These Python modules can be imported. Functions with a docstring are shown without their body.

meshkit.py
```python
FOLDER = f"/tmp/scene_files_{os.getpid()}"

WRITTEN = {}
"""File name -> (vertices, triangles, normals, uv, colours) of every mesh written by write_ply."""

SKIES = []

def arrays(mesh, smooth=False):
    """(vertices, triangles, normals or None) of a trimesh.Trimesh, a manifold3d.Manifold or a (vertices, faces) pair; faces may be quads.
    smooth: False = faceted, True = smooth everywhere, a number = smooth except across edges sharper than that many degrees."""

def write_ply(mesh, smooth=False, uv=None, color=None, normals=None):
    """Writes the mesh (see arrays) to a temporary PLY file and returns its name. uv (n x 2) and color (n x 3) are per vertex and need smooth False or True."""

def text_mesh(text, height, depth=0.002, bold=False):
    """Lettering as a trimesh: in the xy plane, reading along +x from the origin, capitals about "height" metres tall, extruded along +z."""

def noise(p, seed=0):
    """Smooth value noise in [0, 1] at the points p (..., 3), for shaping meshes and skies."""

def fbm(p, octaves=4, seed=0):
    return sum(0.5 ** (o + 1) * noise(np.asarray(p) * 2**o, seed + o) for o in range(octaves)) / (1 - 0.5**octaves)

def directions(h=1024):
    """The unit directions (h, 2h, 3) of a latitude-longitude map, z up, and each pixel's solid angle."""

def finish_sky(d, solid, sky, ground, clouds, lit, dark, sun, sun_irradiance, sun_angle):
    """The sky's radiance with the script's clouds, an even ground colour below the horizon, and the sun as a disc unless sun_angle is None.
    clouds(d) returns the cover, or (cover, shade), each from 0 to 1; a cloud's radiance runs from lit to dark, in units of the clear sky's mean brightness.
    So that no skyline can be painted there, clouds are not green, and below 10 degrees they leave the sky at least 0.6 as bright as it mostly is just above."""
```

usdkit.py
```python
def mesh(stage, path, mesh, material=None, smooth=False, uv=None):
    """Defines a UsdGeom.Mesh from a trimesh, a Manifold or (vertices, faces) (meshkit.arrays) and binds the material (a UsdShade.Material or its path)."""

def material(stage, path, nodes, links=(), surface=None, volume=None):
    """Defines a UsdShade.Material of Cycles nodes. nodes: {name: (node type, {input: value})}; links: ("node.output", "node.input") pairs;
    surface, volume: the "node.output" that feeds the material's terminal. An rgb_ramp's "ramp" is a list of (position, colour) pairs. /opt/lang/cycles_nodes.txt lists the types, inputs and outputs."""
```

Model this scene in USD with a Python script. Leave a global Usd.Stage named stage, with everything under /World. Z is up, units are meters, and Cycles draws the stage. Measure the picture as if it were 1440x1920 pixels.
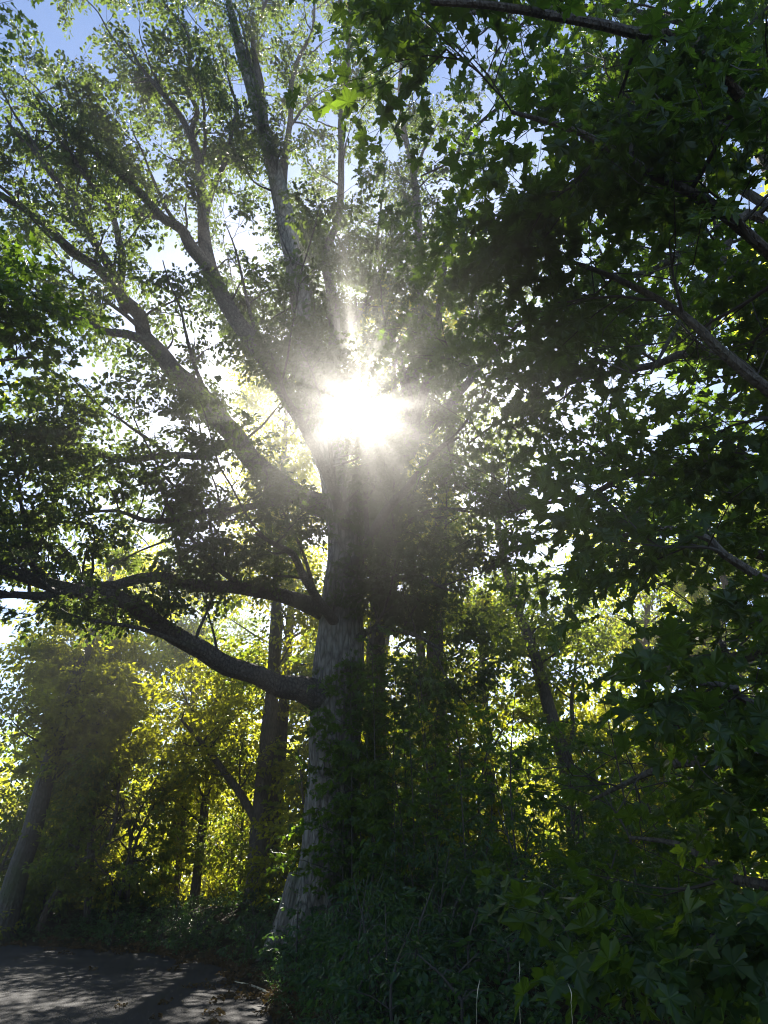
import math, numpy as np, usdkit, meshkit
from pxr import Usd, UsdGeom, UsdLux, UsdShade, Gf, Sdf, Vt

# ------------------------------------------------------------------ camera, sky, sun, exposure
EYE = np.array([0.0, 0.0, 1.6]); PITCH = math.radians(31.35); FPX = 1280.0
EXPOSURE = 2.45
SUN_I, SUN_ANGLE, SKY_STRENGTH = 1.25, 0.53, 0.05
HAZE_DENSITY, HAZE_G = 0.0018, 0.87
FWD = np.array([0, math.cos(PITCH), math.sin(PITCH)]); UPV = np.array([0, -math.sin(PITCH), math.cos(PITCH)])

def ray(px, py):
    d = FWD + np.array([1.0, 0, 0]) * (px - 720) / FPX + UPV * (960 - py) / FPX
    return d / np.linalg.norm(d)
def P(px, py, Y):
    """the point of the place that stands Y metres ahead and is seen in that direction from the camera"""
    d = ray(px, py)
    return EYE + d * (Y / d[1])
def project(p):
    v = np.atleast_2d(p) - EYE
    z = v @ FWD
    return 720 + FPX * v[:, 0] / np.maximum(z, 1e-3), 960 - FPX * (v @ UPV) / np.maximum(z, 1e-3), z

SUN = ray(672, 760)
SUN_EL, SUN_ROT = math.asin(SUN[2]), math.atan2(SUN[0], SUN[1])

stage = Usd.Stage.CreateInMemory()
UsdGeom.SetStageUpAxis(stage, 'Z'); UsdGeom.SetStageMetersPerUnit(stage, 1.0)
UsdGeom.Xform.Define(stage, '/World'); UsdGeom.Scope.Define(stage, '/World/Looks')
cam = UsdGeom.Camera.Define(stage, '/World/camera')
cam.AddTranslateOp().Set(Gf.Vec3d(*EYE)); cam.AddRotateXOp().Set(90 + math.degrees(PITCH))
cam.CreateHorizontalApertureAttr(36.0); cam.CreateFocalLengthAttr(36.0 * FPX / 1440)
cam.CreateExposureAttr(EXPOSURE); cam.CreateFStopAttr(0.0); cam.CreateClippingRangeAttr(Gf.Vec2f(0.05, 5000))

def mat(name, nodes, links=(), surface=None, volume=None):
    return usdkit.material(stage, '/World/Looks/' + name, nodes, links, surface, volume)
def setdata(p, **k):
    p = p.GetPrim()
    for a, b in k.items():
        if b: p.SetCustomDataByKey(a, b)
    return p

sky = UsdLux.DomeLight.Define(stage, '/World/sky')
setdata(sky, kind='structure', label='clear blue daytime sky behind the tree crowns', category='sky')
skym = mat('sky_light', {
    'sky': ('sky_texture', {'sky_type': 'single_scattering', 'sun_disc': False, 'sun_elevation': SUN_EL, 'sun_rotation': SUN_ROT,
                            'air_density': 0.8, 'aerosol_density': 0.25, 'ozone_density': 3.0, 'altitude': 100.0}),
    'bg': ('background_shader', {'strength': SKY_STRENGTH})}, [('sky.color', 'bg.color')], surface='bg.background')
UsdShade.MaterialBindingAPI.Apply(sky.GetPrim()).Bind(skym)
sun = UsdLux.DistantLight.Define(stage, '/World/sun')
sun.CreateIntensityAttr(SUN_I); sun.CreateNormalizeAttr(True); sun.CreateAngleAttr(SUN_ANGLE); sun.CreateColorAttr(Gf.Vec3f(1.0, 0.93, 0.82))
q = Gf.Rotation(Gf.Vec3d(0, 0, 1), Gf.Vec3d(*SUN)).GetQuat()
sun.AddOrientOp(UsdGeom.XformOp.PrecisionDouble).Set(Gf.Quatd(q))

# ------------------------------------------------------------------ materials
def leaf_mat(name, refl, refl2, trans, trans2, tfac=0.5, rough=0.42, spec=0.5, odd=None, scale=0.6, oddmin=0.86):
    n = {'geo': ('geometry', {}), 'noise': ('noise_texture', {'scale': scale, 'detail': 2.0}),
         'sum': ('math', {'math_type': 'multiply_add', 'value2': 0.55}), 'half': ('math', {'math_type': 'multiply', 'value2': 0.45}),
         'mr': ('map_range', {'from_min': 0.25, 'from_max': 0.75, 'clamp': True}),
         'cr': ('mix_color', {'a': refl, 'b': refl2}), 'ct': ('mix_color', {'a': trans, 'b': trans2}),
         'p': ('principled_bsdf', {'roughness': rough, 'specular_ior_level': spec}), 't': ('translucent_bsdf', {}),
         'm': ('mix_closure', {'fac': tfac})}
    l = [('geo.position', 'noise.vector'), ('geo.random_per_island', 'sum.value1'), ('noise.fac', 'half.value1'), ('half.value', 'sum.value3'),
         ('sum.value', 'mr.value'), ('mr.result', 'cr.fac'), ('mr.result', 'ct.fac'), ('p.BSDF', 'm.closure1'), ('t.BSDF', 'm.closure2')]
    if odd:
        n['wn'] = ('noise_texture', {'scale': 1.1, 'detail': 1.0}); n['wadd'] = ('math', {'math_type': 'multiply_add', 'value2': 0.35})
        n['gt'] = ('map_range', {'from_min': oddmin, 'from_max': oddmin + 0.05, 'clamp': True})
        n['co'] = ('mix_color', {'b': odd}); n['co2'] = ('mix_color', {'b': tuple(x * 0.4 for x in odd)})
        l += [('geo.position', 'wn.vector'), ('geo.random_per_island', 'wadd.value1'), ('wn.fac', 'wadd.value3'), ('wadd.value', 'gt.value'), ('gt.result', 'co.fac'), ('gt.result', 'co2.fac'),
              ('ct.result', 'co.a'), ('cr.result', 'co2.a'), ('co.result', 't.color'), ('co2.result', 'p.base_color')]
    else:
        l += [('ct.result', 't.color'), ('cr.result', 'p.base_color')]
    return mat(name, n, l, surface='m.closure')

LEAF = {
 'oak': leaf_mat('oak_leaf', (.045, .075, .018), (.075, .095, .022), (.11, .16, .018), (.26, .27, .025), .5, odd=(.42, .22, .03), oddmin=.80),
 'maple': leaf_mat('maple_leaf', (.035, .070, .018), (.060, .090, .020), (.14, .24, .012), (.28, .36, .015), .5, .38, odd=(.50, .44, .03), oddmin=.97),
 'wood': leaf_mat('woodland_leaf', (.055, .085, .018), (.095, .11, .022), (.44, .45, .015), (.64, .54, .02), .6, odd=(.60, .45, .03), oddmin=.84, scale=.35),
 'woodgreen': leaf_mat('green_woodland_leaf', (.040, .075, .018), (.07, .095, .02), (.25, .33, .015), (.40, .44, .02), .55, scale=.5),
 'herb': leaf_mat('undergrowth_leaf', (.030, .070, .030), (.050, .090, .030), (.10, .20, .03), (.18, .28, .03), .42, .40),
 'grass': leaf_mat('grass_blade', (.05, .08, .025), (.12, .12, .05), (.15, .2, .03), (.25, .25, .05), .4, .5),
}
def bark_mat(name, c1, c2, c3, zs=0.28, sc=16.0, strength=0.8):
    return mat(name, {'geo': ('geometry', {}), 'map': ('mapping', {'scale': (1, 1, zs)}),
        'v': ('voronoi_texture', {'scale': sc, 'feature': 'distance_to_edge', 'detail': 2.0}), 'n': ('noise_texture', {'scale': sc * 1.7, 'detail': 5.0, 'roughness': .65}),
        'big': ('noise_texture', {'scale': 1.3, 'detail': 3.0}), 'vr': ('map_range', {'from_min': 0.0, 'from_max': 0.18, 'clamp': True}),
        'h': ('math', {'math_type': 'multiply_add', 'value2': 0.6}), 'ramp': ('rgb_ramp', {'ramp': [(0, c1), (.5, c2), (1, c3)]}),
        'mos': ('mix_color', {'b': (.05, .07, .025)}), 'mr': ('map_range', {'from_min': .55, 'from_max': .75, 'to_max': .7, 'clamp': True}),
        'b': ('bump', {'strength': strength, 'distance': 0.05}), 'p': ('principled_bsdf', {'roughness': .9, 'specular_ior_level': .2})},
        [('geo.position', 'map.vector'), ('map.vector', 'v.vector'), ('map.vector', 'n.vector'), ('geo.position', 'big.vector'), ('v.distance', 'vr.value'),
         ('vr.result', 'h.value1'), ('n.fac', 'h.value3'), ('h.value', 'ramp.fac'), ('ramp.color', 'mos.a'), ('big.fac', 'mr.value'), ('mr.result', 'mos.fac'),
         ('mos.result', 'p.base_color'), ('h.value', 'b.height'), ('b.normal', 'p.normal')], surface='p.BSDF')
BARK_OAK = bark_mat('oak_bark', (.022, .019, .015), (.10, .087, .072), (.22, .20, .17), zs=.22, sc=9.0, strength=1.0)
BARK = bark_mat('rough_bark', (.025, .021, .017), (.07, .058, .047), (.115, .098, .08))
BARK_SMOOTH = bark_mat('smooth_bark', (.030, .028, .023), (.052, .048, .040), (.085, .078, .066), zs=.6, sc=11, strength=.6)
BARK_TWIG = mat('twig_bark', {'p': ('principled_bsdf', {'base_color': (.042, .034, .026), 'roughness': .85})}, surface='p.BSDF')
DRY = mat('dry_stem', {'p': ('principled_bsdf', {'base_color': (.42, .36, .24), 'roughness': .7})}, surface='p.BSDF')
ASPHALT = mat('asphalt', {'geo': ('geometry', {}), 'v': ('voronoi_texture', {'scale': 75.0, 'feature': 'f1'}), 'n': ('noise_texture', {'scale': .9, 'detail': 5.0}),
    'f': ('noise_texture', {'scale': 160.0, 'detail': 2.0}), 'ramp': ('rgb_ramp', {'ramp': [(.3, (.020, .021, .024)), (.7, (.040, .040, .042))]}),
    'sp': ('rgb_ramp', {'ramp': [(0, (.6, .6, .6)), (.55, (.95, .95, .95)), (.75, (1.9, 1.85, 1.75))]}), 'mul': ('mix_color', {'blend_type': 'multiply', 'fac': 1.0, 'use_clamp': False}),
    'b': ('bump', {'strength': .9, 'distance': .012, 'invert': True}), 'p': ('principled_bsdf', {'roughness': .85, 'specular_ior_level': .12})},
    [('geo.position', 'v.vector'), ('geo.position', 'n.vector'), ('geo.position', 'f.vector'), ('n.fac', 'ramp.fac'), ('f.fac', 'sp.fac'), ('ramp.color', 'mul.a'), ('sp.color', 'mul.b'),
     ('mul.result', 'p.base_color'), ('v.distance', 'b.height'), ('b.normal', 'p.normal')], surface='p.BSDF')
SOIL = mat('leaf_litter_soil', {'geo': ('geometry', {}), 'n': ('noise_texture', {'scale': 2.2, 'detail': 6.0, 'roughness': .7}), 'v': ('voronoi_texture', {'scale': 22.0}),
    'ramp': ('rgb_ramp', {'ramp': [(.25, (.018, .022, .010)), (.5, (.045, .036, .020)), (.75, (.075, .062, .032))]}), 'mx': ('mix_color', {'fac': .35, 'blend_type': 'multiply'}),
    'b': ('bump', {'strength': 1.0, 'distance': .04}), 'p': ('principled_bsdf', {'roughness': .95, 'specular_ior_level': .15})},
    [('geo.position', 'n.vector'), ('geo.position', 'v.vector'), ('n.fac', 'ramp.fac'), ('ramp.color', 'mx.a'), ('v.color', 'mx.b'), ('mx.result', 'p.base_color'), ('v.distance', 'b.height'), ('b.normal', 'p.normal')], surface='p.BSDF')

# ------------------------------------------------------------------ small helpers
def numbered(path):
    if not stage.GetPrimAtPath(path): return path
    k = 1
    while stage.GetPrimAtPath(f'{path}_{k:03d}'): k += 1
    return f'{path}_{k:03d}'
_count = {}
def fresh(path):
    k = _count.get(path, 0); _count[path] = k + 1
    return path if k == 0 else f'{path}_{k:03d}'
def thing(name, label, cat, group=None, loc=None):
    x = UsdGeom.Xform.Define(stage, fresh('/World/' + name))
    if loc is not None: x.AddTranslateOp().Set(Gf.Vec3d(*map(float, loc)))
    return setdata(x, label=label, category=cat, group=group)
def part(parent, name, mesh, m, origin=(0, 0, 0), **data):
    base = parent.GetPath().pathString if hasattr(parent, 'GetPath') else parent
    g = usdkit.mesh(stage, fresh(base + '/' + name), (np.asarray(mesh[0]) - np.asarray(origin), mesh[1]), m, smooth=False)
    if len(mesh) > 2 and mesh[2]: g.CreateNormalsAttr(); 
    setdata(g, **data)
    return g.GetPrim()
def unit(v): return v / (np.linalg.norm(v, axis=-1, keepdims=True) + 1e-12)
def join(ms):
    vs, fs, n = [], [], 0
    for v, f in ms:
        vs.append(v); fs.append(f + n); n += len(v)
    return np.vstack(vs), np.vstack(fs)
def spline(pts, radii, step):
    """smooth curve through the points with its radii"""
    pts, radii = np.asarray(pts, float), np.asarray(radii, float)
    e = np.vstack([2 * pts[0] - pts[1], pts, 2 * pts[-1] - pts[-2]]); op, orr = [], []
    for i in range(len(pts) - 1):
        n = max(2, int(np.linalg.norm(pts[i + 1] - pts[i]) / step)); t = (np.arange(n) / n)[:, None]
        a, b, c, d = e[i:i + 4]
        op.append(.5 * (2 * b + (c - a) * t + (2 * a - 5 * b + 4 * c - d) * t ** 2 + (3 * b - a - 3 * c + d) * t ** 3))
        orr.append(radii[i] + (radii[i + 1] - radii[i]) * t[:, 0])
    return np.vstack(op + [pts[-1:]]), np.concatenate(orr + [radii[-1:]])
def tube(p, r, sides=6, rough=0.0, seed=0):
    p = np.asarray(p, float); r = np.broadcast_to(np.asarray(r, float), (len(p),))
    t = unit(np.gradient(p, axis=0)); a = np.zeros_like(p)
    a[0] = unit(np.cross(t[0], [0.0, 1, .2]) if abs(t[0][1]) < .9 else np.cross(t[0], [1.0, 0, 0]))
    for i in range(1, len(p)): a[i] = unit(a[i - 1] - t[i] * (a[i - 1] @ t[i]))
    b = np.cross(t, a); th = np.arange(sides) * 2 * math.pi / sides
    off = np.cos(th)[None, :, None] * a[:, None] + np.sin(th)[None, :, None] * b[:, None]
    rr = np.repeat(r[:, None], sides, 1)
    if rough:
        s = np.concatenate([[0], np.cumsum(np.linalg.norm(np.diff(p, axis=0), axis=1))])
        q = p[:, None] + off * r[:, None, None]
        rr = rr * (1 + rough * (meshkit.noise(q * np.array([1.6, 1.6, .8]), seed) - .5) * 2 + rough * .55 * (meshkit.noise(q * np.array([9, 9, 1.3]), seed + 1) - .5) * 2)
    v = (p[:, None] + off * rr[..., None]).reshape(-1, 3)
    i, j = np.meshgrid(np.arange(len(p) - 1), np.arange(sides), indexing='ij')
    A, B, C, D = i * sides + j, i * sides + (j + 1) % sides, (i + 1) * sides + (j + 1) % sides, (i + 1) * sides + j
    f = np.vstack([np.stack([A, B, C], -1).reshape(-1, 3), np.stack([A, C, D], -1).reshape(-1, 3)])
    n = len(v); v = np.vstack([v, p[-1:] + t[-1:] * r[-1]])
    k = (len(p) - 1) * sides
    return v, np.vstack([f, [[k + x, k + (x + 1) % sides, n] for x in range(sides)]])

# ------------------------------------------------------------------ leaves and sprays of leaves
def _mirror(half): return np.array(half + [(-x, y) for x, y in half[::-1] if x > 1e-6])
OUT = {
 'maple': _mirror([(0, .06), (.13, -.03), (.30, -.02), (.42, .04), (.33, .13), (.30, .21), (.44, .28), (.57, .47), (.43, .47), (.38, .55), (.21, .50), (.20, .66), (.24, .74), (.12, .78), (0, 1.02)]),
 'oak': _mirror([(0, 0), (.13, .15), (.11, .25), (.29, .38), (.18, .48), (.37, .64), (.22, .73), (.25, .87), (0, 1.0)]),
 'ovate': _mirror([(0, 0), (.20, .22), (.27, .45), (.17, .75), (0, 1.0)]),
 'lance': _mirror([(0, 0), (.13, .25), (.12, .6), (0, 1.0)]),
}
def leaf(kind, size, rng, droop=None):
    o = OUT[kind]; c = np.array([[0, .33 if kind == 'maple' else .5]])
    p = np.vstack([c, o]); fold = rng.uniform(.1, .45); dr = rng.uniform(.05, .4) if droop is None else droop
    z = fold * np.abs(p[:, 0]) - dr * p[:, 1] ** 2 + rng.normal(0, .04, len(p)) + rng.normal(0, .12) * p[:, 0] * p[:, 1]; z[0] = -dr * c[0, 1] ** 2 - .02
    n = len(o); f = np.array([[0, 1 + i, 1 + (i + 1) % n] for i in range(n)])
    return np.column_stack([p, z]) * size, f
def rotz(a): c, s = math.cos(a), math.sin(a); return np.array([[c, -s, 0], [s, c, 0], [0, 0, 1.0]])
def rot(axis, a):
    x = np.asarray(axis, float); x = x / np.linalg.norm(x); K = np.array([[0, -x[2], x[1]], [x[2], 0, -x[0]], [-x[1], x[0], 0]])
    return np.eye(3) + math.sin(a) * K + (1 - math.cos(a)) * K @ K
def spray_leaves(kind, rng):
    """leaves of one spray as separate meshes, its axis along +x, blades mostly facing up; and its little stems"""
    L, S = [], []
    if kind == 'oak': n, ln, lf, size = 17, .48, 'oak', (.09, .155)
    elif kind == 'maple': n, ln, lf, size = 9, .52, 'maple', (.10, .175)
    elif kind == 'wood': n, ln, lf, size = 26, .95, 'ovate', (.10, .19)
    elif kind == 'woodmaple': n, ln, lf, size = 16, .8, 'maple', (.12, .18)
    elif kind == 'herb': n, ln, lf, size = 13, .36, 'ovate', (.06, .10)
    elif kind == 'fern': n, ln, lf, size = 17, .55, 'lance', (.10, .15)
    elif kind == 'far': n, ln, lf, size = 30, 1.7, 'ovate', (.22, .42)
    stem = np.array([[0, 0, 0], [ln * .5, 0, .03], [ln, 0, -.02]]); S.append(tube(stem, [.004, .003, .002], 3))
    for i in range(n):
        t = (i + rng.uniform(.2, .8)) / n; side = 1 if i % 2 else -1
        base = np.array([ln * t, 0, .03 * (1 - abs(2 * t - 1))])
        yaw = side * rng.uniform(.5, 1.45) * (1 - .5 * t) if i < n - 1 else rng.normal(0, .3)
        pet = rng.uniform(.35, .8) * size[1] * (1.4 if kind in ('wood', 'far') else .8)
        d = np.array([math.cos(yaw), math.sin(yaw), rng.normal(.0, .35)]); tip = base + d * pet
        R = rotz(yaw - math.pi / 2) @ rot((1, 0, 0), rng.normal(-.25, .5)) @ rot((0, 1, 0), rng.normal(0, .6))
        v, f = leaf(lf, rng.uniform(*size), rng)
        L.append((v @ R.T + tip, f))
        if kind in ('maple', 'herb'): S.append(tube(np.array([base, tip]), .0022, 3))
    return L, S
SPRAY = {}
for k_i, k in enumerate(('oak', 'maple', 'wood', 'woodmaple', 'herb', 'far', 'fern')):
    r_ = np.random.default_rng(100 + k_i); SPRAY[k] = [spray_leaves(k, r_) for _ in range(6)]
LOOK = {'oak': 'oak', 'maple': 'maple', 'wood': 'wood', 'woodmaple': 'wood', 'herb': 'herb', 'far': 'wood', 'fern': 'herb'}

SUN_GAPS = []      # (point, radius): openings of the canopy along the way to the sun
def open_gaps(pos, reach):
    keep = np.ones(len(pos), bool)
    for p, r0, w in SUN_GAPS:
        v = pos - p; s = v @ SUN; d = np.linalg.norm(v - s[:, None] * SUN, axis=1)
        keep &= ~((s > 0) & (d < r0 + reach + w * s))
    return keep

def clumps(pos, freq, least, seed=8):
    """leaves grow in clumps with openings between them"""
    return meshkit.fbm(pos * freq, 2, seed) > least
class Foliage:
    """positions, headings, tilts and sizes of sprays"""
    def __init__(self): self.p, self.h, self.s, self.tx, self.ty = [], [], [], [], []
    def add(self, p, heading, s, tx=0.0, ty=0.0): self.p.append(p); self.h.append(heading); self.s.append(s); self.tx.append(tx); self.ty.append(ty)
    def arrays(self): return np.array(self.p).reshape(-1, 3), np.array(self.h), np.array(self.s), np.array(self.tx), np.array(self.ty)
def quats(h, ty, tx):
    # Rz(h) * Ry(ty) * Rx(tx)
    ch, sh, cy, sy, cx, sx = np.cos(h / 2), np.sin(h / 2), np.cos(ty / 2), np.sin(ty / 2), np.cos(tx / 2), np.sin(tx / 2)
    w = ch * cy * cx + sh * sy * sx; x = ch * cy * sx - sh * sy * cx; y = ch * sy * cx + sh * cy * sx; z = sh * cy * cx - ch * sy * sx
    return np.stack([w, x, y, z], 1)
def qmat(q):
    w, x, y, z = q
    return np.array([[1 - 2 * (y * y + z * z), 2 * (x * y - w * z), 2 * (x * z + w * y)], [2 * (x * y + w * z), 1 - 2 * (x * x + z * z), 2 * (y * z - w * x)], [2 * (x * z - w * y), 2 * (y * z + w * x), 1 - 2 * (x * x + y * y)]])
TALLY = {}
def scatter(path, kind, fol, rng, material=None, single=0, parent=None, gaps=True, singles_y=(2.5, 12), clump=None, **data):
    """foliage as sprays; the leaves of the SINGLE largest-looking sprays become parts of their own"""
    p, h, s, tx, ty = fol.arrays()
    if gaps and len(p):
        k = open_gaps(p, .30 if kind in ('oak', 'maple') else .4)
        if clump: k &= clumps(p, *clump)
        p, h, s, tx, ty = p[k], h[k], s[k], tx[k], ty[k]
    var = rng.integers(0, 6, len(p)); q = quats(h, ty, tx); rest = np.ones(len(p), bool); m = material or LEAF[LOOK[kind]]
    if single:
        px, py, z = project(p); inside = (px > -20) & (px < 1460) & (py > -20) & (py < 1940) & (z > singles_y[0])
        order = np.argsort(np.where(inside, z, 1e9))[:single]; made = 0
        for i in order:
            if not inside[i]: continue
            R = qmat(q[i]) * s[i]
            for v, f in SPRAY[kind][var[i]][0]:
                if made >= 300: break
                part(parent, 'leaf', (v @ R.T + p[i], f), m); made += 1
            v, f = join(SPRAY[kind][var[i]][1]); part(parent, 'leaf_stalks', (v @ R.T + p[i], f), m)
            rest[i] = False
    p, s, var, q = p[rest], s[rest], var[rest], q[rest]
    if not len(p): return None
    pi = UsdGeom.PointInstancer.Define(stage, path); setdata(pi, kind='stuff', **data)
    targets = []
    for i, (L, S) in enumerate(SPRAY[kind]):
        g = usdkit.mesh(stage, f'{path}/spray_{i:03d}', join(L + S), m, smooth=False); targets.append(g.GetPath())
    pi.CreatePrototypesRel().SetTargets(targets)
    pi.CreateProtoIndicesAttr(Vt.IntArray.FromNumpy(var.astype(np.int32)))
    pi.CreatePositionsAttr(Vt.Vec3fArray.FromNumpy(p.astype(np.float32)))
    pi.CreateScalesAttr(Vt.Vec3fArray.FromNumpy(np.repeat(s[:, None], 3, 1).astype(np.float32)))
    pi.CreateOrientationsAttr(Vt.QuathArray([Gf.Quath(float(a), float(b), float(c), float(d)) for a, b, c, d in q]))
    TALLY[path] = len(p)
    return pi.GetPrim()

# ------------------------------------------------------------------ terrain
EDGE = np.array([(.9, -30), (.2, -6), (-.25, 0), (-.6, 5), (-1.2, 10), (-2.15, 13.4), (-3.8, 17), (-7, 19.6), (-12, 21.2), (-20, 22.4), (-45, 24)], float)   # right-hand edge of the road
EDGE_S, _ = spline(EDGE, np.zeros(len(EDGE)), .4)
def base_height(x, y):
    y = np.asarray(y, float)
    up = np.where(y < 0, .02 * y, .0) + np.clip(y, 0, 20.5) * .06 - .0 * y
    return up - np.clip(y - 20.5, 0, 60) * .035 + 0 * np.asarray(x)
_nrm = unit(np.column_stack([EDGE_S[:, 1] * 0, EDGE_S[:, 1] * 0]) + np.gradient(EDGE_S, axis=0)[:, :2] @ np.array([[0, -1.0], [1.0, 0]]))
def side_of_edge(x, y):
    """signed distance from the road's right-hand edge, positive on the wooded side"""
    q = np.column_stack([np.ravel(x), np.ravel(y)]); out = np.empty(len(q))
    for a in range(0, len(q), 4000):
        d = q[a:a + 4000, None] - EDGE_S[None, :, :2]; i = np.argmin((d ** 2).sum(-1), 1)
        dd = d[np.arange(len(i)), i]; sg = np.sign((dd * _nrm[i]).sum(1)); out[a:a + 4000] = np.linalg.norm(dd, axis=1) * np.where(sg == 0, 1, sg)
    return out.reshape(np.shape(x))
def ground_height(x, y):
    x, y = np.asarray(x, float), np.asarray(y, float)
    s = side_of_edge(x, y); n = meshkit.fbm(np.stack([x * .35, y * .35, 0 * x], -1), 3, 5) - .5; n2 = meshkit.noise(np.stack([x * 2.2, y * 2.2, 0 * x], -1), 9) - .5
    bank = 1.0 * np.clip(s / 3.2, 0, 1) ** 1.3 + .02 * np.clip(s - 3, 0, 12)
    off = np.where(s > 0, .015 + bank + np.clip(s / .8, 0, 1) * (.35 * n + .10 * n2), np.where(s < -6.2, .015 + .25 * np.clip((-6.2 - s) / 2, 0, 1) + .25 * n * np.clip(-6.2 - s, 0, 1), -.05))
    return base_height(x, y) + off
def gh(x, y): return float(ground_height(np.array([x]), np.array([y]))[0])
def axis(a, b, step, far, grow=1.25):
    out = list(np.arange(a, b + 1e-9, step)); d = step
    lo, hi = [], []; v = a
    while v > -far: d *= grow; v -= d; lo.append(v)
    d = step; v = b
    while v < far: d *= grow; v += d; hi.append(v)
    return np.array(lo[::-1] + out + hi)
gx, gy = axis(-14, 12, .22, 600), axis(-4, 26, .22, 600)
X, Y = np.meshgrid(gx, gy); Z = ground_height(X, Y); nx, ny = len(gx), len(gy)
i, j = np.meshgrid(np.arange(ny - 1), np.arange(nx - 1), indexing='ij'); A = i * nx + j
gf = np.vstack([np.stack([A, A + 1, A + nx + 1], -1).reshape(-1, 3), np.stack([A, A + nx + 1, A + nx], -1).reshape(-1, 3)])
g = usdkit.mesh(stage, '/World/ground', (np.column_stack([X.ravel(), Y.ravel(), Z.ravel()]), gf), SOIL, smooth=60)
setdata(g, kind='structure', label='dark woodland soil and leaf litter of the bank', category='ground')
across = np.array([0, .08, .3, .8, 1.5, 2.5, 3.5, 4.6, 5.6, 6.2]); rngr = np.random.default_rng(4)
ed, _ = spline(EDGE, np.zeros(len(EDGE)), .25); en = unit(np.gradient(ed, axis=0)[:, :2] @ np.array([[0, -1.0], [1.0, 0]]))
wob = (meshkit.fbm(np.column_stack([ed[:, 0] * 2, ed[:, 1] * 2, 0 * ed[:, 0]]), 3, 2) - .5) * .3
pts = ed[:, None, :2] - en[:, None] * (across[None, :, None] + np.where(across < .1, 1, .0)[None, :, None] * wob[:, None, None])
rz = base_height(pts[..., 0], pts[..., 1]) + .0 + .03 * np.sin(np.clip(across / 6.2, 0, 1) * math.pi)[None] - .03 * (across[None] < .05)
n_, m_ = pts.shape[:2]; i, j = np.meshgrid(np.arange(n_ - 1), np.arange(m_ - 1), indexing='ij'); A = i * m_ + j
rf = np.vstack([np.stack([A, A + 1, A + m_ + 1], -1).reshape(-1, 3), np.stack([A, A + m_ + 1, A + m_], -1).reshape(-1, 3)])[:, ::-1]
rd = usdkit.mesh(stage, '/World/road', (np.column_stack([pts.reshape(-1, 2), rz.ravel()]), rf), ASPHALT, smooth=60)
setdata(rd, kind='structure', label='grey asphalt lane curving left past the bank, dappled with sun', category='road')

# openings in the canopy: the patches of sun on the road, and the sun itself as seen from the road
def on_road(px, py):
    d = ray(px, py); t = 5.0
    for _ in range(60):
        p = EYE + d * t; t += (p[2] - float(base_height(p[0], p[1])) - .02) / (-d[2] + .06 * d[1])
    return EYE + d * t
for px, py, r in ((198, 1880, .10), (360, 1902, .12), (345, 1803, .13), (240, 1820, .10), (160, 1832, .08), (60, 1838, .09), (10, 1870, .10), (280, 1795, .12), (170, 1793, .14), (60, 1790, .2), (100, 1782, .25), (20, 1800, .2)):
    SUN_GAPS.append((on_road(px, py), r - .12, 0.0))
SUN_GAPS.append((EYE, -.18, .019))

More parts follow.
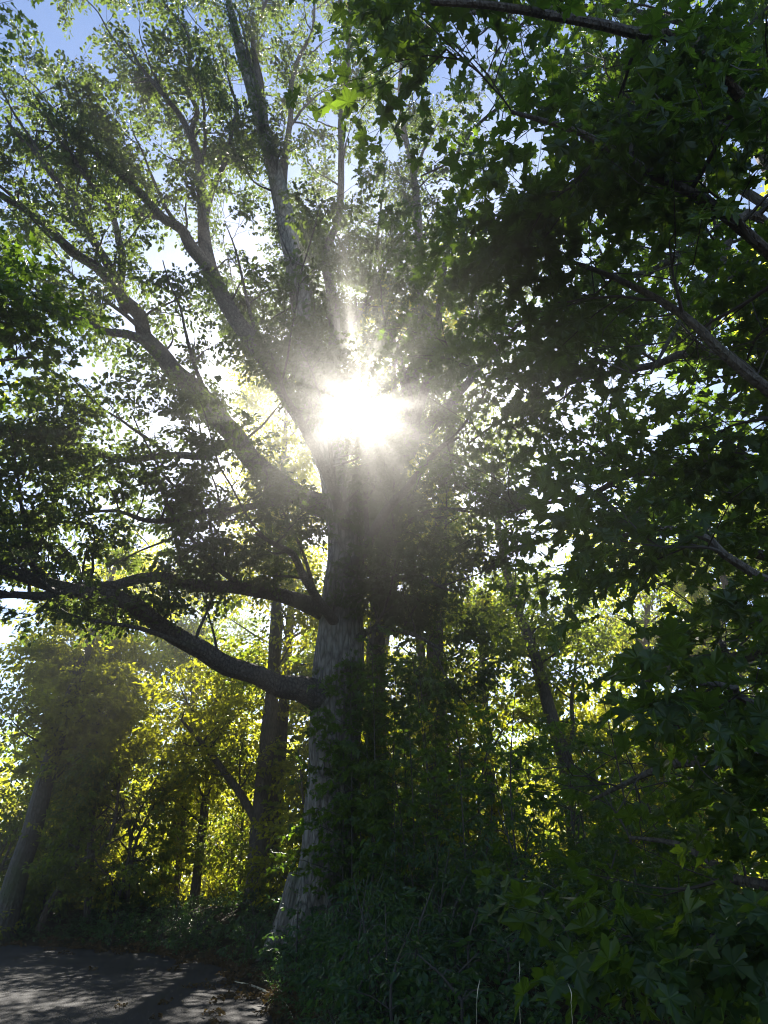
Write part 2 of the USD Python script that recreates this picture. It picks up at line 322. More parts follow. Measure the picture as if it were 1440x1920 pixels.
# ------------------------------------------------------------------ trees
class Tree:
    def __init__(self, name, label, cat, seed, spray, bark, group=None, twig=BARK_TWIG):
        self.leafmat = None; self.t = thing(name, label, cat, group); self.path = self.t.GetPath().pathString
        self.rng = np.random.default_rng(seed); self.spray, self.bark, self.twig = spray, bark, twig
        self.branches, self.twigs, self.fol = [], [], Foliage()
    def stem(self, pts, radii, name='trunk', sides=14, step=.25, rough=.06, **data):
        p, r = spline(pts, radii, step); part(self.t, name, tube(p, r, sides, rough, int(self.rng.integers(1e6))), self.bark, **data)
        return p, r
    def walk(self, a, d, L, n, up=0.0, jit=.2):
        p = [np.array(a, float)]; d = unit(np.array(d, float))
        for _ in range(n):
            d = unit(d + self.rng.normal(0, jit, 3) + np.array([0, 0, up])); p.append(p[-1] + d * L / n)
        return np.array(p)
    def leafy(self, p, spacing, size, start=.15):
        rng = self.rng; s = np.concatenate([[0], np.cumsum(np.linalg.norm(np.diff(p, axis=0), axis=1))]); L = s[-1]; x = L * start
        side = rng.choice([-1, 1])
        while x <= L:
            k = min(np.searchsorted(s, x), len(s) - 1); k = max(k, 1); t = (x - s[k - 1]) / (s[k] - s[k - 1] + 1e-9)
            q = p[k - 1] + (p[k] - p[k - 1]) * t; d = p[k] - p[k - 1]
            side = -side
            self.fol.add(q, math.atan2(d[1], d[0]) + side * rng.uniform(.2, 1.2), size * rng.uniform(.75, 1.2), rng.normal(0, .35), rng.normal(.1, .35))
            x += spacing * rng.uniform(.6, 1.4)
        d = p[-1] - p[-2]; self.fol.add(p[-1], math.atan2(d[1], d[0]), size, rng.normal(0, .3), rng.normal(.15, .3))
    def clothe(self, p, r, n1, L1, n2, L2, spacing, size, start=.2, up=.06, spread=.9, flat=0.0, end=1.0):
        """side branches along a limb, twigs along those, and sprays of leaves along the twigs"""
        rng = self.rng; tg = unit(np.gradient(p, axis=0))
        ts = np.linspace(start, end, n1) + rng.normal(0, .25 / max(n1, 1), n1)
        for t in np.clip(ts, 0, 1):
            k = int(t * (len(p) - 1)); d = tg[k]; w = unit(rng.normal(0, 1, 3)); w = unit(w - d * (w @ d)); w[2] = w[2] * (1 - flat) + .1
            b = self.walk(p[k], d * (1.1 - spread) + w * spread + np.array([0, 0, .15]), L1 * rng.uniform(.6, 1.15) * (1 - .45 * t), 6, up, .17)
            rb = min(r[k] * .5, .012 + .012 * L1); self.branches.append(tube(*spline(b, np.linspace(rb, .006, len(b)), .3), 5))
            bt = unit(np.gradient(b, axis=0))
            for u in np.linspace(.25, 1, n2):
                kk = int(u * (len(b) - 1)); w = unit(rng.normal(0, 1, 3)); w[2] = w[2] * (1 - flat) * .6 + .05
                c = self.walk(b[kk], bt[kk] * .7 + w * .8, L2 * rng.uniform(.6, 1.2), 3, .02, .22)
                self.twigs.append(tube(c, np.linspace(.007, .003, len(c)), 3)); self.leafy(c, spacing, size)
    def done(self, single=0, gaps=True, **k):
        if self.branches: part(self.t, 'branches', join(self.branches), self.twig, kind='stuff')
        if self.twigs: part(self.t, 'twigs', join(self.twigs), self.twig, kind='stuff')
        return scatter(self.path + '/foliage', self.spray, self.fol, self.rng, single=single, parent=self.t, gaps=gaps, material=self.leafmat, **k)

# --- the big oak
OY = 16.0
oak = Tree('oak_tree', 'huge old oak with rough grey trunk standing on the bank beside the road', 'tree', 11, 'oak', BARK_OAK)
b0 = P(582, 1752, OY); b0[2] = gh(b0[0], b0[1]) - .2; print('oak base', b0)
tr = [b0, P(596, 1700, OY), P(615, 1600, OY), P(625, 1480, OY), P(630, 1370, OY), P(635, 1250, OY), P(645, 1100, OY - .1), P(645, 990, OY - .2), P(625, 880, OY - .4), P(595, 760, OY - .9), P(575, 640, OY - 1.5), P(552, 500, OY - 2.3), P(522, 350, OY - 3.1), P(485, 210, OY - 4.0), P(450, 90, OY - 4.8), P(420, -40, OY - 5.5)]
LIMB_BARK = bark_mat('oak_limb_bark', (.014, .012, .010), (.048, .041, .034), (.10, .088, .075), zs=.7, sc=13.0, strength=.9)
tp, trr = oak.stem(tr, [.66, .58, .56, .56, .60, .62, .50, .46, .42, .37, .33, .29, .26, .21, .16, .08], sides=72, step=.10, rough=.10)
for k, a in enumerate(np.linspace(0, 2 * math.pi, 7)[:-1] + .4):
    d = np.array([math.cos(a), math.sin(a), 0]); e = b0 + d * oak.rng.uniform(1.0, 1.5); e[2] = gh(e[0], e[1]) - .12
    c_ = b0 + d * .78; c_[2] = gh(c_[0], c_[1]) + .10
    part(oak.t, 'root', tube(*spline([b0 + d * .25 + [0, 0, 1.25], b0 + d * .47 + [0, 0, .65], c_, e], [.24, .22, .17, .07], .12), 12, .2, 40 + k), BARK_OAK)
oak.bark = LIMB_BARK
oak.clothe(tp[len(tp) // 3:], trr[len(trr) // 3:], 26, 2.4, 6, .8, .18, 1.0, .1)
def limb(tree, pts, radii, n1, L1, n2, L2, sp, size, start=.2, flat=0.0, up=.06, sides=12, rough=.06, name='limb', end=1.0):
    pts = np.array(pts, float); seg = np.linalg.norm(np.diff(pts, axis=0), axis=1)
    fine = [pts[0]]; fr = [radii[0]]
    for k in range(len(seg)):
        if k: fine.append(pts[k]); fr.append(radii[k])
        if seg[k] > 1.0: fine.append((pts[k] + pts[k + 1]) / 2 + tree.rng.normal(0, .055 * seg[k], 3)); fr.append((radii[k] + radii[k + 1]) / 2)
    fine.append(pts[-1]); fr.append(radii[-1])
    p, r = tree.stem(fine, fr, name, sides, .18, rough); tree.clothe(p, r, n1, L1, n2, L2, sp, size, start, up, flat=flat, end=end); return p, r
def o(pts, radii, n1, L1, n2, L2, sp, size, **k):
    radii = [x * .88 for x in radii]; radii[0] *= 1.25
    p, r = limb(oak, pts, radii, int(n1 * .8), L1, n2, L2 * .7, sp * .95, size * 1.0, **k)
    tg = unit(np.gradient(p, axis=0)); rng = oak.rng
    for t in np.linspace(.35, .9, max(2, n1 // 4)) + rng.normal(0, .04, max(2, n1 // 4)):
        i = int(np.clip(t, 0, 1) * (len(p) - 1)); w = unit(rng.normal(0, 1, 3)); w = unit(w - tg[i] * (w @ tg[i]))
        b = oak.walk(p[i], tg[i] * .75 + w * .5 + np.array([0, 0, .3]), L1 * rng.uniform(1.1, 1.7), 7, .05, .12); rr = np.linspace(min(r[i] * .55, .07), .012, len(b))
        b, rr = spline(b, rr, .25); part(oak.t, 'limb', tube(b, rr, 7, .05, int(rng.integers(1e6))), oak.bark); oak.clothe(b, rr, 5, L1 * .5, 4, L2 * .6, sp * 1.1, size, .35, .06)
    return p, r
# low limb sweeping left over the road, with its forks
o([P(630, 1330, OY), P(560, 1290, OY - .3), P(480, 1265, OY - .8), P(380, 1220, OY - 1.6), P(290, 1165, OY - 2.4), P(190, 1115, OY - 3.2), P(90, 1095, OY - 4), P(0, 1065, OY - 4.6), P(-150, 1040, OY - 5.4)],
  [.42, .32, .25, .235, .21, .18, .15, .12, .06], 15, 2.6, 6, 1.0, .19, 1.0, start=.35)
o([P(640, 1160, OY), P(540, 1120, OY - .6), P(430, 1100, OY - 1.2), P(340, 1092, OY - 1.9), P(260, 1085, OY - 2.6), P(170, 1100, OY - 3.2), P(80, 1118, OY - 4.0), P(-60, 1125, OY - 5)],
  [.28, .20, .17, .15, .13, .12, .10, .05], 11, 2.4, 6, 1.0, .19, 1.0, start=.3)
o([P(90, 1095, OY - 4), P(60, 1055, OY - 4.3), P(45, 1020, OY - 4.5), P(55, 980, OY - 4.6), P(30, 930, OY - 5)], [.10, .085, .07, .05, .02], 6, 1.6, 5, .9, .2, 1.0, sides=8)
# great left limb and its fan of rising limbs
o([P(650, 960, OY), P(560, 930, OY - .7), P(470, 860, OY - 1.4), P(400, 775, OY - 2.1), P(330, 700, OY - 2.7), P(270, 630, OY - 3.2), P(235, 565, OY - 3.6), P(180, 500, OY - 4.2), P(90, 425, OY - 5), P(0, 365, OY - 5.7), P(-120, 290, OY - 6.4)],
  [.36, .31, .30, .29, .26, .23, .20, .15, .12, .09, .04], 18, 2.6, 6, 1.0, .19, 1.0, start=.25)
o([P(240, 580, OY - 3.6), P(205, 500, OY - 4.0), P(170, 440, OY - 4.4), P(130, 370, OY - 5.0), P(70, 290, OY - 5.6), P(10, 220, OY - 6.3)], [.16, .14, .12, .10, .07, .03], 12, 2.2, 6, .9, .19, 1.0)
o([P(225, 530, OY - 3.8), P(222, 450, OY - 4.2), P(200, 380, OY - 4.7), P(160, 330, OY - 5.2), P(110, 260, OY - 5.8), P(60, 170, OY - 6.4)], [.11, .10, .085, .07, .05, .02], 10, 2.0, 6, .9, .19, 1.0)
o([P(275, 640, OY - 3.2), P(200, 622, OY - 3.8), P(120, 590, OY - 4.6), P(50, 572, OY - 5.2), P(-60, 560, OY - 6)], [.12, .10, .09, .07, .03], 9, 2.0, 6, .9, .2, 1.0)
# second rising limb
o([P(630, 900, OY), P(550, 760, OY - .9), P(450, 610, OY - 2.0), P(390, 500, OY - 2.8), P(340, 430, OY - 3.4), P(270, 370, OY - 4.0), P(220, 320, OY - 4.5), P(140, 260, OY - 5.2), P(60, 190, OY - 6)],
  [.33, .29, .27, .24, .17, .14, .12, .08, .03], 17, 2.4, 6, 1.0, .19, 1.0, start=.2)
o([P(395, 510, OY - 2.8), P(380, 400, OY - 3.5), P(372, 300, OY - 4.2), P(350, 240, OY - 4.6), P(300, 170, OY - 5.2), P(240, 80, OY - 6)], [.20, .17, .14, .11, .08, .03], 13, 2.2, 6, .9, .19, 1.0)
o([P(382, 420, OY - 3.4), P(405, 340, OY - 3.8), P(430, 270, OY - 4.2), P(445, 200, OY - 4.6), P(420, 90, OY - 5.4)], [.10, .09, .075, .06, .025], 9, 1.9, 6, .9, .2, 1.0)
o([P(372, 300, OY - 4.2), P(370, 210, OY - 4.8), P(355, 110, OY - 5.5), P(310, 10, OY - 6.2)], [.10, .085, .06, .025], 9, 1.9, 6, .9, .2, 1.0)
# main upright leaders
o([P(530, 350, OY - 3.1), P(545, 220, OY - 3.7), P(560, 110, OY - 4.3), P(590, 0, OY - 5)], [.12, .10, .08, .04], 9, 2.0, 6, .9, .2, 1.0)
o([P(495, 240, OY - 4.0), P(480, 120, OY - 4.6), P(500, 0, OY - 5.3)], [.15, .12, .06], 7, 2.0, 6, .9, .2, 1.0)
o([P(622, 880, OY - .35), P(622, 740, OY - .6), P(610, 480, OY - 1.6), P(640, 280, OY - 2.6), P(650, 150, OY - 3.4), P(655, 0, OY - 4.2)], [.30, .23, .15, .12, .09, .05], 14, 2.3, 6, 1.0, .19, 1.0, start=.25)
o([P(653, 960, OY - .25), P(715, 905, OY - .25), P(772, 800, OY - .2), P(800, 640, OY - .3), P(785, 440, OY - .6), P(755, 230, OY - 1.6), P(765, 60, OY - 2.4)], [.36, .33, .28, .22, .17, .11, .05], 18, 2.3, 6, 1.0, .19, 1.0, start=.25)
o([P(652, 990, OY), P(740, 880, OY + .5), P(840, 760, OY + .8), P(930, 620, OY + .8), P(1000, 480, OY + .4)], [.26, .20, .16, .11, .05], 13, 2.4, 6, 1.0, .19, 1.0, start=.25)
o([P(430, 830, OY - 1.8), P(380, 855, OY - 2.2), P(300, 855, OY - 2.8), P(220, 860, OY - 3.5), P(140, 830, OY - 4.2), P(60, 800, OY - 5)], [.13, .11, .095, .08, .06, .03], 12, 2.3, 6, 1.0, .19, 1.0)
o([P(560, 930, OY - .7), P(470, 950, OY - 1.5), P(370, 960, OY - 2.3), P(270, 975, OY - 3.1), P(160, 960, OY - 4)], [.12, .10, .085, .06, .03], 12, 2.3, 6, 1.0, .19, 1.0)
o([P(652, 1000, OY - .1), P(640, 960, OY - 1.2), P(600, 860, OY - 2.8), P(560, 780, OY - 4.2), P(520, 690, OY - 5.6)], [.20, .17, .13, .09, .03], 6, 2.4, 6, 1.0, .19, 1.0, start=.2)
o([P(645, 1090, OY - .1), P(680, 1040, OY - 1.2), P(730, 950, OY - 2.6), P(790, 880, OY - 3.8), P(860, 820, OY - 5)], [.19, .16, .12, .08, .03], 6, 2.4, 6, 1.0, .19, 1.0, start=.2)
o([P(655, 900, OY - .3), P(770, 850, OY - 1.4), P(810, 690, OY - 3), P(830, 520, OY - 4.2), P(860, 380, OY - 5.4)], [.20, .17, .13, .09, .03], 6, 2.4, 6, 1.0, .19, 1.0, start=.2)
o([P(640, 1180, OY - .2), P(600, 1130, OY - 1.3), P(550, 1040, OY - 2.6), P(480, 1000, OY - 3.8)], [.15, .12, .09, .03], 6, 2.0, 6, 1.0, .19, 1.0, start=.25)
o([P(648, 1120, OY), P(720, 1090, OY - .5), P(790, 1080, OY - 1.0), P(850, 1110, OY - 1.5)], [.14, .10, .07, .03], 9, 1.7, 6, 1.0, .19, 1.0, start=.2)
o([P(642, 1210, OY), P(700, 1180, OY - .7), P(760, 1185, OY - 1.3), P(830, 1220, OY - 1.8)], [.12, .09, .06, .03], 9, 1.6, 6, 1.0, .19, 1.0, start=.2)
o([P(650, 1010, OY), P(720, 1000, OY - .3), P(800, 960, OY - .6), P(880, 960, OY - 1.0)], [.14, .10, .07, .03], 9, 1.8, 6, 1.0, .19, 1.0, start=.2)
# limbs on its far side
o([P(650, 960, OY + .1), P(630, 860, OY + 1.4), P(590, 720, OY + 2.4), P(560, 600, OY + 2.9), P(540, 480, OY + 2.8)], [.24, .19, .15, .11, .04], 17, 2.4, 6, 1.0, .19, 1.0, start=.2)
o([P(652, 920, OY + .1), P(742, 850, OY + 1.2), P(752, 690, OY + 2.2), P(725, 540, OY + 2.4), P(715, 380, OY + 2.0)], [.22, .18, .14, .10, .04], 17, 2.4, 6, 1.0, .19, 1.0, start=.3)
o([P(630, 900, OY), P(600, 700, OY + .8), P(585, 520, OY + .9), P(600, 400, OY + .6)], [.2, .15, .10, .04], 15, 2.2, 6, 1.0, .19, 1.0, start=.3)
o([P(603, 720, OY + .7), P(640, 640, OY + .9), P(690, 570, OY + .9), P(730, 480, OY + .5)], [.13, .10, .07, .03], 16, 1.9, 6, 1.0, .19, 1.0, start=.3)
o([P(622, 800, OY - .3), P(560, 700, OY + .6), P(500, 640, OY + .9), P(440, 560, OY + .8)], [.16, .12, .08, .03], 14, 2.1, 6, 1.0, .19, 1.0, start=.3)
# ivy-like shoots clothing the trunk's right-hand side
for k in range(420):
    h = oak.rng.uniform(.03, .36); kk = int(h * (len(tp) - 1)); a = oak.rng.normal(-.75, .5)
    q = tp[kk] + np.array([math.cos(a), math.sin(a), 0]) * (trr[kk] + .05 + .3 * oak.rng.random() ** 2)
    oak.fol.add(q, a, oak.rng.uniform(.6, 1.0), oak.rng.normal(0, .4), oak.rng.normal(.3, .4))
oak.done(clump=(.95, .44))

# --- foreground maple on the right, its trunk just beyond the frame
MX, MY = 5.6, 5.6
map1 = Tree('maple_tree', 'dark maple overhanging from the right edge, with the largest leaves', 'tree', 21, 'maple', BARK)
mz = gh(MX, MY); map1.stem([(MX, MY, mz - .2), (MX + .05, MY, 3), (MX + .1, MY + .1, 7), (MX, MY + .2, 11), (MX - .2, MY + .3, 15)], [.34, .27, .22, .15, .06], sides=24, rough=.05)
m_ = lambda z, pts, n1, L1=2.0, n2=6, L2=.9, r0=.075, sp=.34: limb(map1, [np.array([MX + .05, MY + .05, z])] + [P(*q) for q in pts], np.linspace(r0, .015, len(pts) + 1), n1, L1, n2, L2, sp, 1.0, start=.22, flat=.6, up=-.01, sides=8)
m_(12, [(1150, 20, 5.2), (960, 20, 5.0), (830, 40, 4.8), (770, 60, 4.6)], 13)
m_(10.5, [(1250, 130, 6.2), (1050, 160, 6.8), (900, 230, 7.2), (790, 330, 7.6)], 15)
m_(9, [(1280, 300, 6.4), (1100, 350, 7.0), (940, 420, 7.8), (850, 520, 8.4)], 12, n2=5)
m_(7.5, [(1300, 470, 6.5), (1130, 520, 7.4), (980, 600, 8.2), (880, 700, 9)], 12, n2=5)
m_(6.2, [(1310, 660, 6.6), (1140, 700, 7.4), (980, 760, 8.4), (880, 830, 9)], 15, L1=1.6, n2=5)
L1_ = dict(L1=1.2, n2=4, sp=.45)
m_(5.2, [(1320, 860, 6.6), (1180, 890, 7.4), (1040, 940, 8.4), (950, 960, 9)], 10, **L1_)
m_(4.4, [(1330, 1020, 6.4), (1200, 1060, 7.2), (1130, 1110, 8.0)], 7, **L1_)
m_(3.6, [(1340, 1240, 6.4), (1230, 1260, 7.0), (1190, 1320, 7.4)], 6, **L1_)
m_(3.0, [(1370, 1420, 6.2), (1240, 1440, 6.8), (1110, 1500, 7.6)], 5, **L1_)
m_(2.5, [(1440, 1660, 5.6), (1340, 1620, 6.0), (1270, 1582, 6.4), (1180, 1570, 6.9)], 5, r0=.05, **L1_)
m_(11.5, [(1330, 60, 4.6), (1200, 200, 4.9), (1120, 300, 5.2)], 11)
m_(8.2, [(1400, 400, 4.9), (1300, 560, 5.3), (1220, 700, 5.8)], 11)
m_(5.5, [(1330, 120, 2.6), (1180, 60, 2.3), (1040, 30, 2.1), (920, 10, 1.95), (810, 5, 1.9)], 12, L1=1.1, L2=.6, r0=.05)
m_(5.0, [(1380, 420, 3.2), (1230, 330, 2.9), (1090, 250, 2.8), (960, 210, 2.8)], 12, L1=1.3, L2=.7, r0=.05)
m_(4.4, [(1400, 700, 3.8), (1280, 590, 3.7), (1150, 520, 3.8), (1040, 480, 4.0)], 11, L1=1.3, L2=.7, r0=.05)
m_(3.4, [(1420, 1080, 4.3), (1330, 1010, 4.2), (1240, 990, 4.2), (1150, 1010, 4.3)], 6, L1=1.0, L2=.6, r0=.04)
m_(2.6, [(1430, 1330, 4.2), (1380, 1290, 4.0), (1310, 1280, 3.9)], 7, L1=.8, L2=.5, r0=.03)
m_(2.2, [(1450, 1800, 4.2), (1380, 1760, 3.9), (1290, 1770, 3.8), (1210, 1810, 3.8)], 7, L1=.6, L2=.4, r0=.03)
map1.done(single=34, clump=(.75, .485))

# --- maple on the left, only the tips of its branches reach into the picture
map2 = Tree('maple_tree', 'maple whose dark leafy branch tips hang in at the left edge', 'tree', 22, 'maple', BARK)
mz = gh(-7.2, 5.0); map2.stem([(-7.2, 5.0, mz - .2), (-7.2, 5, 3.5), (-7.1, 5.1, 7), (-7.2, 5.2, 10)], [.26, .2, .15, .05], sides=20, rough=.05)
for z, pts in ((5.5, [(-260, 700, 6.0), (-60, 680, 6.4), (60, 670, 6.8)]), (6.5, [(-260, 560, 6.0), (-80, 590, 6.4), (40, 610, 6.8)]), (8.0, [(-280, 60, 5.8), (-120, 40, 6.0), (-20, 60, 6.2)])):
    limb(map2, [np.array([-7.15, 5.05, z])] + [P(*q) for q in pts], np.linspace(.06, .012, len(pts) + 1), 7, 1.1, 5, .6, .34, 1.0, start=.5, flat=.5, up=-.02, sides=8)
map2.done(single=14)

# --- trees standing behind the oak
def wood_tree(name, label, pts, radii, seed, n, crown, L1=2.6, n2=6, L2=1.3, sp=.42, spray='wood', size=1.0, bark=BARK, start=.3, group=None, extra=(), sides=14, up=.05, shoots=()):
    t = Tree(name, label, 'tree', seed, spray, bark, group); t.leafmat = LEAF['woodgreen'] if seed % 5 in (1, 3) else None
    pts = [np.array(q, float) for q in pts]; g0 = pts[0].copy(); g0[2] = gh(g0[0], g0[1]) - .2
    if pts[0][2] > g0[2] + .1: pts = [g0] + pts; radii = [radii[0] * 1.15] + list(radii)
    else: pts[0] = g0
    p, r = t.stem(pts, radii, sides=sides)
    t.clothe(p, r, n, L1, n2, L2, sp, size, start, up)
    for q, rr, k in extra:
        pp, r2 = t.stem([np.array(x, float) for x in q], rr, 'limb', 10); t.clothe(pp, r2, k, L1 * .7, n2, L2, sp, size, .3, up)
    for a, b, k in shoots:
        for _ in range(k):
            i = int(t.rng.uniform(a, b) * (len(p) - 1)); w = t.rng.normal(0, 1, 2); t.fol.add(p[i] + np.array([w[0] * .3, -abs(w[1]) * .3 - r[i], t.rng.normal(0, .2)]), t.rng.uniform(0, 6.28), t.rng.uniform(.5, .8), t.rng.normal(0, .4), t.rng.normal(.2, .4))
    t.done(clump=(.55, .45)); return t
D1, D2, D3, D4, D5 = 19.5, 18.2, 21.0, 22.0, 21.5
wood_tree('slender_tree', 'straight dark trunk clothed in shoots just right of the big oak', [P(835, 1700, D1), P(825, 1450, D1), P(815, 1200, D1), P(825, 1000, D1), P(850, 760, D1), P(880, 500, D1)], [.30, .27, .25, .22, .16, .05], 31, 34, 0, start=.12, spray='wood', shoots=((.1, .7, 90),))
wood_tree('slender_tree', 'second trunk rising close behind the right side of the big oak', [P(700, 1700, D2), P(705, 1400, D2), P(705, 1200, D2), P(720, 1040, D2), P(735, 860, D2), P(740, 600, D2)], [.30, .26, .25, .22, .16, .05], 32, 24, 0, start=.3, shoots=((.1, .8, 110),))
wood_tree('forked_tree', 'dark leaning fork-stemmed tree against bright yellow leaves right of the oak', [P(1080, 1560, D3), P(1063, 1440, D3), P(1030, 1330, D3), P(1000, 1220, D3), P(960, 1110, D3), P(930, 960, D3), P(920, 800, D3)], [.26, .23, .20, .17, .14, .10, .04], 33, 26, 0, start=.35,
          extra=[([P(1063, 1420, D3), P(1075, 1370, D3 + .1), P(1072, 1310, D3 + .2), P(1085, 1200, D3 + .4)], [.09, .08, .06, .03], 7)])
wood_tree('straight_tree', 'straight dark trunk in the sunlit wood left of the big oak', [P(478, 1650, D4), P(490, 1500, D4), P(502, 1380, D4), P(512, 1280, D4), P(520, 1100, D4), P(530, 900, D4), P(540, 720, D4)], [.27, .25, .23, .21, .18, .12, .05], 34, 28, 0, start=.3, shoots=((.2, .7, 40),),
          extra=[([P(482, 1545, D4), P(455, 1495, D4 - .2), P(415, 1440, D4 - .5), P(380, 1395, D4 - .8), P(340, 1350, D4 - 1.2)], [.13, .12, .10, .08, .04], 8)])
wood_tree('smooth_barked_tree', 'smooth grey trunk leaning right at the left edge beyond the road', [P(5, 1745, D5), P(30, 1650, D5), P(62, 1550, D5), P(92, 1440, D5), P(125, 1330, D5), P(170, 1200, D5), P(220, 1050, D5)], [.34, .30, .27, .24, .20, .14, .06], 35, 28, 0, bark=BARK_SMOOTH, start=.35, shoots=((.26, .38, 26), (.46, .75, 40), (.03, .1, 8)))
wood_tree('crooked_sapling', 'crooked dark stem arching right at the road bend', [P(68, 1760, 22.5), P(90, 1700, 22.4), P(120, 1655, 22.3), P(150, 1615, 22.2), P(190, 1595, 22.1), P(215, 1540, 22.1), P(225, 1440, 22.0)], [.10, .095, .09, .08, .07, .06, .03], 36, 14, 0, L1=1.6, L2=.9, start=.3, sides=10)
wood_tree('young_tree', 'thin upright stem beside the road bend, just right of the arching stem', [P(158, 1760, 23), P(168, 1650, 23), P(172, 1540, 23), P(180, 1400, 23), P(200, 1200, 23)], [.12, .11, .10, .08, .03], 37, 18, 0, L1=2.0, start=.25, sides=10)
wood_tree('young_tree', 'thin stem close to the right of the straight dark trunk', [P(502, 1640, 23.5), P(508, 1500, 23.5), P(516, 1350, 23.5), P(530, 1150, 23.5)], [.10, .09, .075, .03], 38, 16, 0, L1=1.8, start=.35, sides=10)
# more of the wood, ranged behind
rb = np.random.default_rng(77)
tall = [(-3.5, 24), (-.8, 27), (1.8, 24.5), (-8.6, 31), (-11.5, 31)]
spots = [(-10.5, 25.5), (-13.5, 31), (-8, 29.5), (-11.5, 28), (-5.8, 25.5), (-3, 29), (-.5, 25), (2, 28.5), (4.2, 24.5), (6.5, 28), (8.5, 23.5), (11, 27), (13.5, 24), (10.2, 18.5), (16, 21), (18, 28)]
for k, (x, y) in enumerate(spots):
    x += rb.normal(0, .5); y += rb.normal(0, .5); h = rb.uniform(7.5, 11.5) + (2 if x > 5 else 0); z = gh(x, y); lean = rb.normal(0, .5, 2)
    wood_tree('woodland_tree', 'slim leafy tree in the backlit wood behind the oak and road bend', [(x, y, z), (x + lean[0] * .3, y + lean[1] * .3, z + h * .35), (x + lean[0] * .8, y + lean[1] * .8, z + h * .7), (x + lean[0] * 1.3, y + lean[1], z + h)],
              np.array([.16, .14, .09, .03]) * rb.uniform(.8, 1.3), 200 + k, 30, 0, L1=2.9, n2=6, L2=1.3, sp=.5, size=1.15, start=.38 if x < -4 else .15, group='trees of the wood behind the oak', spray='wood' if k % 3 else 'woodmaple', sides=9)

for k, (x, y) in enumerate(tall):
    h = rb.uniform(17, 21.5) - (5 if x < -5 else 0); z = gh(x, y); lean = rb.normal(0, .7, 2)
    wood_tree('tall_tree', ('tall tree behind the left half of the oak crown, above its low sweeping limb', 'tall tree directly behind the oak trunk, half hidden by it', 'tall tree behind the oak, rising right of the straight trunk clothed in shoots', 'tall leafy tree in the wood behind the straight dark trunk, left of the oak', 'tall leafy tree in the wood behind the smooth grey leaning trunk')[k], [(x, y, z), (x + lean[0] * .3, y + lean[1] * .3, z + h * .35), (x + lean[0] * .8, y + lean[1] * .8, z + h * .7), (x + lean[0] * 1.3, y + lean[1], z + h)],
              np.array([.24, .2, .13, .03]) * rb.uniform(.8, 1.2), 500 + k, 34, 0, L1=3.6, n2=7, L2=1.4, sp=.5, size=1.0, start=.45, spray='wood', sides=9)
# the lane is wooded on its other side and behind as well: what shades the near ground
for k, (x, y, h) in enumerate(((-11, 3, 15), (-10.5, -4, 16), (-13, 10, 13), (11, 6, 15), (12.5, 11, 14))):
    z = gh(x, y)
    wood_tree('roadside_tree', 'leafy roadside tree shading the lane from beyond the edge of the picture', [(x, y, z), (x + .2, y, z + h * .4), (x, y + .3, z + h)], np.array([.26, .2, .04]), 600 + k, 30, 0, L1=4.0, n2=6, L2=1.7, sp=.6, size=1.5, start=.12, group='trees along the lane', spray='wood', sides=9)
# shrubs along the wood's edge and inside it
rs = np.random.default_rng(91)
for k in range(36):
    x, y = (rs.uniform(-15, -3.5), rs.uniform(22.5, 31)) if k < 19 else (rs.uniform(-3, 13), rs.uniform(18.5, 27)); h = rs.uniform(2.2, 4.6); z = gh(x, y)
    wood_tree('woodland_shrub', 'leafy shrub filling the sunlit wood floor between the trunks', [(x, y, z), (x + rs.normal(0, .2), y, z + h * .5), (x + rs.normal(0, .4), y, z + h)], np.array([.06, .045, .015]), 700 + k, 14, 0, L1=1.7, n2=5, L2=.9, sp=.42, size=.9, start=.05,
              group='shrubs of the wood floor', spray='wood' if k % 2 else 'woodmaple', sides=7, up=.1)
far, rf_ = Foliage(), np.random.default_rng(92)
while len(far.p) < 9500:
    x, y = rf_.uniform(-60, 60), rf_.uniform(37, 58)
    top = 5.5 + 6.5 * meshkit.noise(np.array([x * .16, y * .16, 0]), 3)
    far.add((x, y, float(base_height(x, y)) + rf_.uniform(0, top)), rf_.uniform(0, 6.28), rf_.uniform(.7, 1.3), rf_.normal(0, .5), rf_.normal(.1, .5))
scatter('/World/distant_wood', 'far', far, rf_, gaps=False, label='far mass of sunlit leaves behind the nearer woodland', category='wood')
# ------------------------------------------------------------------ undergrowth
def sapling(name, label, cat, seed, h, nb, spray, loc, group=None):
    t = thing(name, label, cat, group, loc); rng = np.random.default_rng(seed)
    s = np.array([[0, 0, -.1], [rng.normal(0, .06), rng.normal(0, .06), h * .5], [rng.normal(0, .12), rng.normal(0, .12), h]])
    p, r = spline(s, [.016, .012, .005], .15); part(t, 'stem', tube(p, r, 6), BARK_TWIG)
    m = LEAF[LOOK[spray]]
    for i in range(nb):
        u = .18 + .82 * (i + .5) / nb; k = int(u * (len(p) - 1)); a = i * 2.4 + rng.normal(0, .3); ln = .45 * (1.15 - u) * h ** .5
        q = p[k] + np.array([math.cos(a), math.sin(a), .35]) * ln
        part(t, 'twig', tube(np.array([p[k], (p[k] + q) / 2 + [0, 0, .03], q]), [.006, .005, .003], 4), BARK_TWIG)
        for w in ((0, 1) if ln > .25 else (1,)):
            L, S = SPRAY[spray][rng.integers(6)]; R = rotz(a + rng.normal(0, .4)) @ rot((0, 1, 0), rng.normal(.15, .3)) @ rot((1, 0, 0), rng.normal(0, .3)); sc = rng.uniform(.75, 1.1); o_ = p[k] + (q - p[k]) * (.45 + .55 * w)
            for v, f in L: part(t, 'leaf', (v @ R.T * sc + o_, f), m)
            v, f = join(S); part(t, 'leaf_stalks', (v @ R.T * sc + o_, f), m)
    return t
